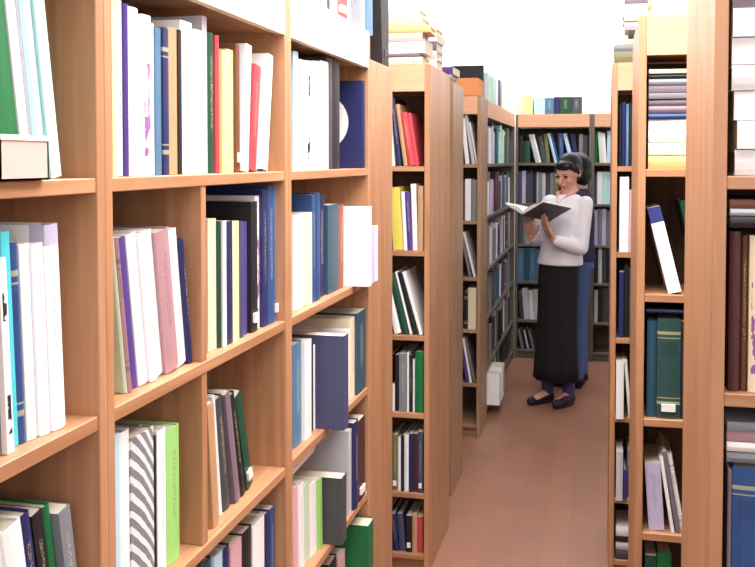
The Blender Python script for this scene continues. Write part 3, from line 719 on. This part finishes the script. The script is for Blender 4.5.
def hand(bm, wrist, dirv, palm_n, side, curl=.5, thumb_side=1):
    """palm + four curled fingers + thumb; dirv: wrist to knuckles, palm_n: palm facing, side: across towards thumb"""
    d = Vector(dirv).normalized(); n = Vector(palm_n).normalized(); s = d.cross(n).normalized() * thumb_side
    w = Vector(wrist)
    kn = w + d * .085
    for k in range(4):
        off = s * (.027 - .018 * k)
        capsule(bm, w + off * .55 + d * .012, kn + off - d * .004, .013, .0115, 10, 3)
        ln = [.040, .045, .041, .033][k]
        p = kn + off; dd = d.copy()
        for j in range(3):
            an = curl * (.55 + .35 * j)
            dd = (dd * math.cos(an) + n * math.sin(an)).normalized()
            q = p + dd * ln * (1, .7, .55)[j]
            capsule(bm, p, q, .0085 - .0007 * j, .008 - .0007 * j, 8, 3)
            p = q
    p = w + d * .025 + s * .028
    q = p + (d * .6 + s * .7 + n * .35).normalized() * .035
    capsule(bm, p, q, .012, .0095, 8, 3)
    capsule(bm, q, q + (d * .85 + s * .2 + n * .5).normalized() * .028, .0095, .008, 8, 3)

def head(bm, c, rot):
    """c: head centre, rot: local -Y is the face direction"""
    P = lambda x, y, z: Vector(c) + rot @ Vector((x, y, z))
    ellipsoid(bm, P(0, .008, .018), (.070, .088, .092), rot)
    ellipsoid(bm, P(0, -.022, -.035), (.056, .060, .066), rot)
    ellipsoid(bm, P(0, -.045, -.082), (.026, .024, .020), rot)       # chin
    capsule(bm, P(0, -.083, .008), P(0, -.098, -.024), .008, .0115, 10, 3)   # nose
    for s in (-1, 1):
        ellipsoid(bm, P(s * .034, -.068, -.022), (.020, .014, .018), rot)
        ellipsoid(bm, P(s * .030, -.078, .022), (.022, .008, .006), rot)
        ellipsoid(bm, P(s * .071, .012, -.008), (.008, .017, .028), rot)
    ellipsoid(bm, P(0, -.080, -.052), (.022, .010, .010), rot)
    return P

def face_parts(parent, P, rot):
    for s in (-1, 1):
        bm = bmesh.new(); ellipsoid(bm, P(s * .030, -.0785, .008), (.013, .006, .0055), rot); bmobj('eye', bm, M_EYE, parent, True)
        bm = bmesh.new(); capsule(bm, P(s * .016, -.0855, .026), P(s * .044, -.076, .026), .003, .002, 8, 2); bmobj('eyebrow', bm, M_HAIR, parent, True)
    bm = bmesh.new(); capsule(bm, P(-.017, -.0875, -.052), P(.017, -.0875, -.052), .0045, .0045, 8, 2); bmobj('lips', bm, M_LIP, parent, True)

# reading woman: local frame -Y is her forward, +X is her left-hand side seen from the front (image right)
WX, WY = -.252, 6.05
fw = Vector((-.62, -.78)).normalized()
wrz = math.atan2(fw.y, fw.x) + math.pi / 2
wm = empty('person', (WX, WY, 0), 'woman in white shirt and long black skirt standing reading an open book', 'person', None, (0, 0, wrz))
RW = Matrix.Rotation(wrz, 3, 'Z')
def wl(px, py, dist_axis_y):      # pixel to her local frame on a plane of given world Y
    p = hit(px, py, 1, dist_axis_y); return RW.inverted() @ (p - Vector((WX, WY, 0)))
hr = Matrix.Rotation(R(10), 3, 'Z') @ Matrix.Rotation(R(24), 3, 'X')
hc = Vector((0, -.012, 1.46))
# arms (her left arm is +X)
SHL, SHR = Vector((.138, .01, 1.268)), Vector((-.145, .01, 1.268))
ELL, ELR = Vector((.168, -.02, 1.00)), Vector((-.180, -.03, 1.03))
WRL, WRR = Vector((.085, -.185, 1.055)), Vector((-.085, -.195, 1.065))
bm = bmesh.new()
P = head(bm, hc, hr)
capsule(bm, (0, .012, 1.30), hc + Vector((0, .02, -.06)), .050, .046)
loft(bm, [(0, 0, .80, .110, .09), (0, 0, .90, .122, .098), (0, 0, 1.0, .115, .085), (0, 0, 1.12, .135, .095), (0, 0, 1.23, .15, .09), (0, .005, 1.30, .10, .06)])
for s, E, Wr in ((SHL, ELL, WRL), (SHR, ELR, WRR)):
    capsule(bm, s, E, .042, .034); capsule(bm, E, Wr, .033, .023)
for s in (-1, 1):
    capsule(bm, (s * .055, 0, .80), (s * .058, -.01 + .02 * s, .45), .060, .046)
    capsule(bm, (s * .065, -.01 + .02 * s, .45), (s * .06, .0 + .03 * s, .09), .048, .032)
    capsule(bm, (s * .06, .0 + .03 * s, .06), (s * .07, -.10 + .03 * s, .04), .030, .024)
BK = Vector((.0, -.262, 1.19))           # centre of the open book
hand(bm, WRL, BK + Vector((.06, .02, -.05)) - WRL, (0, 0.25, 1), (1, 0, 0), .45, 1)
hand(bm, WRR, BK + Vector((-.07, .02, -.05)) - WRR, (0, 0.25, 1), (-1, 0, 0), .45, -1)
fuse('body', bm, M_SKIN, wm, .0045, 3)
face_parts(wm, P, hr)
# hair: a short bob around the back and sides
bm = bmesh.new()
ellipsoid(bm, P(0, .024, .036), (.076, .086, .086), hr)
ellipsoid(bm, P(0, .040, -.010), (.071, .066, .070), hr)
for s in (-1, 1): capsule(bm, P(s * .066, -.010, .045), P(s * .066, .016, -.030), .018, .012)
ellipsoid(bm, P(.004, -.040, .066), (.060, .042, .032), hr)
capsule(bm, P(-.055, -.045, .055), P(-.066, -.02, .02), .014, .010); capsule(bm, P(.055, -.045, .055), P(.066, -.02, .02), .014, .010)
fuse('hair', bm, M_HAIR, wm, .006, 3)
# shirt
bm = bmesh.new()
loft(bm, [(0, 0, .885, .150, .125), (0, 0, .90, .153, .127), (0, 0, .97, .142, .115), (0, 0, 1.05, .142, .108), (0, -.005, 1.15, .158, .118), (0, 0, 1.24, .160, .100), (0, .005, 1.30, .115, .07), (0, .012, 1.325, .062, .058)])
capsule(bm, SHL, ELL, .052, .047); capsule(bm, ELL, ELL.lerp(WRL, .86), .047, .036)
capsule(bm, SHR, ELR, .052, .047); capsule(bm, ELR, ELR.lerp(WRR, .86), .047, .036)
o = fuse('shirt', bm, M_SHIRT, wm, .007, 5)
bm = bmesh.new()
for s in (-1, 1): capsule(bm, (0, -.075, 1.262), (s * .052, -.028, 1.335), .012, .011); capsule(bm, (s * .052, -.028, 1.335), (s * .03, .052, 1.352), .011, .011)
o = fuse('collar', bm, M_COLLAR, wm, .004, 2); o['label'] = 'pink collar'
# skirt with soft folds
bm = bmesh.new(); seg = 48; prev = None
for z, rx, ry, cy in [(.93, .118, .092, 0), (.86, .132, .110, 0), (.78, .132, .115, 0), (.60, .130, .115, -.005), (.40, .134, .118, -.01), (.25, .142, .125, -.015), (.165, .148, .128, -.015), (.165, .142, .122, -.015), (.30, .128, .110, -.01)]:
    am = .010 * max(0, (.85 - z))
    ring = [bm.verts.new(((rx + am * math.sin(9 * 2 * math.pi * k / seg)) * math.cos(2 * math.pi * k / seg), cy + (ry + am * math.sin(9 * 2 * math.pi * k / seg)) * math.sin(2 * math.pi * k / seg), z)) for k in range(seg)]
    if prev:
        for k in range(seg): bm.faces.new((prev[k], prev[(k + 1) % seg], ring[(k + 1) % seg], ring[k]))
    prev = ring
bmobj('skirt', bm, M_SKIRT, wm, True)
for s in (-1, 1):
    bm = bmesh.new(); y = .03 * s
    capsule(bm, (s * .06, .015 + y, .045), (s * .072, -.055 + y, .036), .038, .036); capsule(bm, (s * .072, -.055 + y, .036), (s * .078, -.13 + y, .028), .036, .027)
    capsule(bm, (s * .06, .03 + y, .022), (s * .06, .03 + y, .04), .022, .026)
    for v in bm.verts: v.co.z = max(v.co.z, .001)
    fuse('shoe', bm, M_SHOE, wm, .005, 2)
    bm = bmesh.new(); capsule(bm, (s * .06, .005 + y, .08), (s * .062, .0 + y, .20), .037, .043); fuse('stocking', bm, M_SOCK, wm, .005, 2)
LN = RW.inverted() @ Vector((math.cos(YAW), math.sin(YAW), 0))
def shear(p): return p + LN * (.10 * max(0, p.z - .80))
for ch in wm.children:
    if ch.name.split('.')[0] in ('body', 'shirt', 'collar', 'hair', 'eye', 'eyebrow', 'lips'):
        for v in ch.data.vertices: v.co = shear(v.co)
BK = shear(BK)
# open book in her hands
bk = empty('open_book', RW @ BK + Vector((WX, WY, 0)), 'open dark-covered book with white pages held in the woman\'s hands', 'book')
bk.matrix_world = Matrix.Translation(RW @ BK + Vector((WX, WY, 0))) @ (RW @ Matrix.Rotation(R(-4), 3, 'Y') @ Matrix.Rotation(R(-10), 3, 'X')).to_4x4()
Hb = .125
for s in (-1, 1):
    an = R(24) * s
    RM = Matrix.Rotation(-an, 3, 'Y')
    V, Fc = box_vf((0, -Hb, -.004), (s * .175, Hb, 0)); 
    o = meshobj('cover_board', [RM @ Vector(v) for v in V], Fc, bookmat('DGY', 'plain'), bk)
    n = 7; V = []; Fc = []
    for y in (-Hb + .004, Hb - .004):
        for i in range(n):
            u = i / (n - 1); x = s * (.002 + .166 * u)
            V += [(x, y, .0005), (x, y, .006 + .022 * math.sin(math.pi * min(1, u * 1.1 + .08)) ** .6 * (1 - .25 * u) if u < .98 else .014)]
    for i in range(n - 1):
        a = 2 * i; b = 2 * n + a
        Fc += [(a, a + 2, a + 3, a + 1), (b, b + 1, b + 3, b + 2), (a + 1, a + 3, b + 3, b + 1), (a, b, b + 2, a + 2)]
    Fc += [(0, 1, 2 * n + 1, 2 * n), (2 * n - 2, 4 * n - 2, 4 * n - 1, 2 * n - 1)]
    meshobj('page_block', [RM @ Vector(v) for v in V], Fc, M_LABEL, bk)
bm = bmesh.new(); capsule(bm, (0, -Hb, -.001), (0, Hb, -.001), .007, .007, 10, 2); bmobj('spine', bm, bookmat('DGY', 'plain'), bk, True)

# second person mostly hidden behind her
SX, SY = -.150, 6.60
sp_ = empty('person', (SX, SY, 0), 'dark-haired person in blue jeans standing half hidden behind the woman', 'person', None, (0, 0, R(-98)))
bm = bmesh.new(); hr2 = Matrix.Rotation(R(5), 3, 'X'); hc2 = Vector((0, -.02, 1.47))
P2 = head(bm, hc2, hr2)
capsule(bm, (0, .01, 1.31), hc2 + Vector((0, .02, -.06)), .050, .046)
loft(bm, [(0, 0, .82, .15, .10), (0, 0, .92, .15, .105), (0, 0, 1.02, .12, .09), (0, 0, 1.15, .14, .095), (0, 0, 1.26, .15, .09), (0, .005, 1.32, .10, .06)])
for s in (-1, 1):
    capsule(bm, (s * .155, .01, 1.29), (s * .185, .02, 1.05), .042, .034); capsule(bm, (s * .185, .02, 1.05), (s * .09, -.20, 1.08), .032, .023)
    hand(bm, (s * .09, -.20, 1.08), (-s * .5, -.5, .2), (0, .8, -.2), None, .4, s)
    capsule(bm, (s * .075, 0, .84), (s * .075, 0, .46), .075, .050); capsule(bm, (s * .075, 0, .46), (s * .08, .01, .09), .048, .034)
    capsule(bm, (s * .08, .0, .06), (s * .09, -.10, .04), .030, .024)
fuse('body', bm, M_SKIN, sp_, .0055, 3)
face_parts(sp_, P2, hr2)
bm = bmesh.new(); ellipsoid(bm, P2(0, .022, .034), (.085, .092, .088), hr2); ellipsoid(bm, P2(0, .042, -.03), (.080, .066, .085), hr2)
for s in (-1, 1): capsule(bm, P2(s * .066, .0, .04), P2(s * .066, .02, -.06), .020, .016)
fuse('hair', bm, M_HAIR, sp_, .007, 3)
bm = bmesh.new()
loft(bm, [(0, 0, .86, .168, .125), (0, 0, .98, .15, .112), (0, 0, 1.15, .156, .115), (0, 0, 1.26, .16, .10), (0, .005, 1.32, .11, .07), (0, .01, 1.345, .062, .056)])
for s in (-1, 1): capsule(bm, (s * .155, .01, 1.29), (s * .185, .02, 1.05), .056, .046); capsule(bm, (s * .185, .02, 1.05), (s * .10, -.175, 1.077), .045, .034)
fuse('sweater', bm, M_NAVY, sp_, .007, 4)
bm = bmesh.new()
loft(bm, [(0, 0, .80, .158, .115), (0, 0, .88, .155, .112), (0, 0, .94, .140, .105)])
for s in (-1, 1): capsule(bm, (s * .078, 0, .82), (s * .077, 0, .46), .086, .064); capsule(bm, (s * .077, 0, .46), (s * .08, .01, .09), .062, .058)
fuse('jeans', bm, M_JEAN, sp_, .007, 4)
for s in (-1, 1):
    bm = bmesh.new(); capsule(bm, (s * .08, .03, .045), (s * .088, -.05, .036), .042, .038); capsule(bm, (s * .088, -.05, .036), (s * .094, -.13, .028), .038, .027)
    for v in bm.verts: v.co.z = max(v.co.z, .001)
    fuse('shoe', bm, M_SHOE, sp_, .005, 2)

# ------------------------------------------------------------------ lights
def area(name, loc, rot, sx, sy, power, col=(1, 1, 1)):
    l = bpy.data.lights.new(name, 'AREA'); l.shape = 'RECTANGLE'; l.size = sx; l.size_y = sy; l.energy = power; l.color = col
    o = bpy.data.objects.new(name, l); C.objects.link(o); o.location = loc; o.rotation_euler = rot
    return o
area('unseen_ceiling_light', (-.05, 1.9, 2.62), (0, 0, 0), 1.3, 2.0, 66, (1, .97, .95))
area('unseen_ceiling_light', (-.25, 4.3, 2.95), (0, 0, 0), .5, 1.6, 15, (1, .98, .96))
area('unseen_ceiling_light', (-.25, 7.0, 3.1), (R(38), 0, 0), 2.4, .2, 34, (.95, .98, 1))  # unseen lamp added to turn the back wall white
area('added_fill_light', (.5, -1.5, 2.1), (R(80), 0, R(8)), 1.6, 1.2, 15, (.96, .98, 1))  # added fill behind the camera, there is no window

wd = bpy.data.worlds.new('World'); bpy.context.scene.world = wd; wd.use_nodes = True
wd.node_tree.nodes['Background'].inputs[0].default_value = (.9, .95, 1, 1)
wd.node_tree.nodes['Background'].inputs[1].default_value = .5

# ------------------------------------------------------------------ camera
cd = bpy.data.cameras.new('Camera'); co = bpy.data.objects.new('Camera', cd); C.objects.link(co)
cd.sensor_fit = 'HORIZONTAL'; cd.sensor_width = 36; cd.lens = 36 * F_PX / 755
cd.shift_y = -(283.5 - CY) / 755; cd.clip_start = .02; cd.clip_end = 60
co.location = CAM; co.rotation_euler = (math.pi / 2 - PITCH, 0, YAW)
sc = bpy.context.scene; sc.camera = co
sc.view_settings.view_transform = 'Standard'; sc.view_settings.look = 'None'; sc.view_settings.gamma = 1
sc.view_settings.exposure = 0.85
sc.cycles.max_bounces = 8
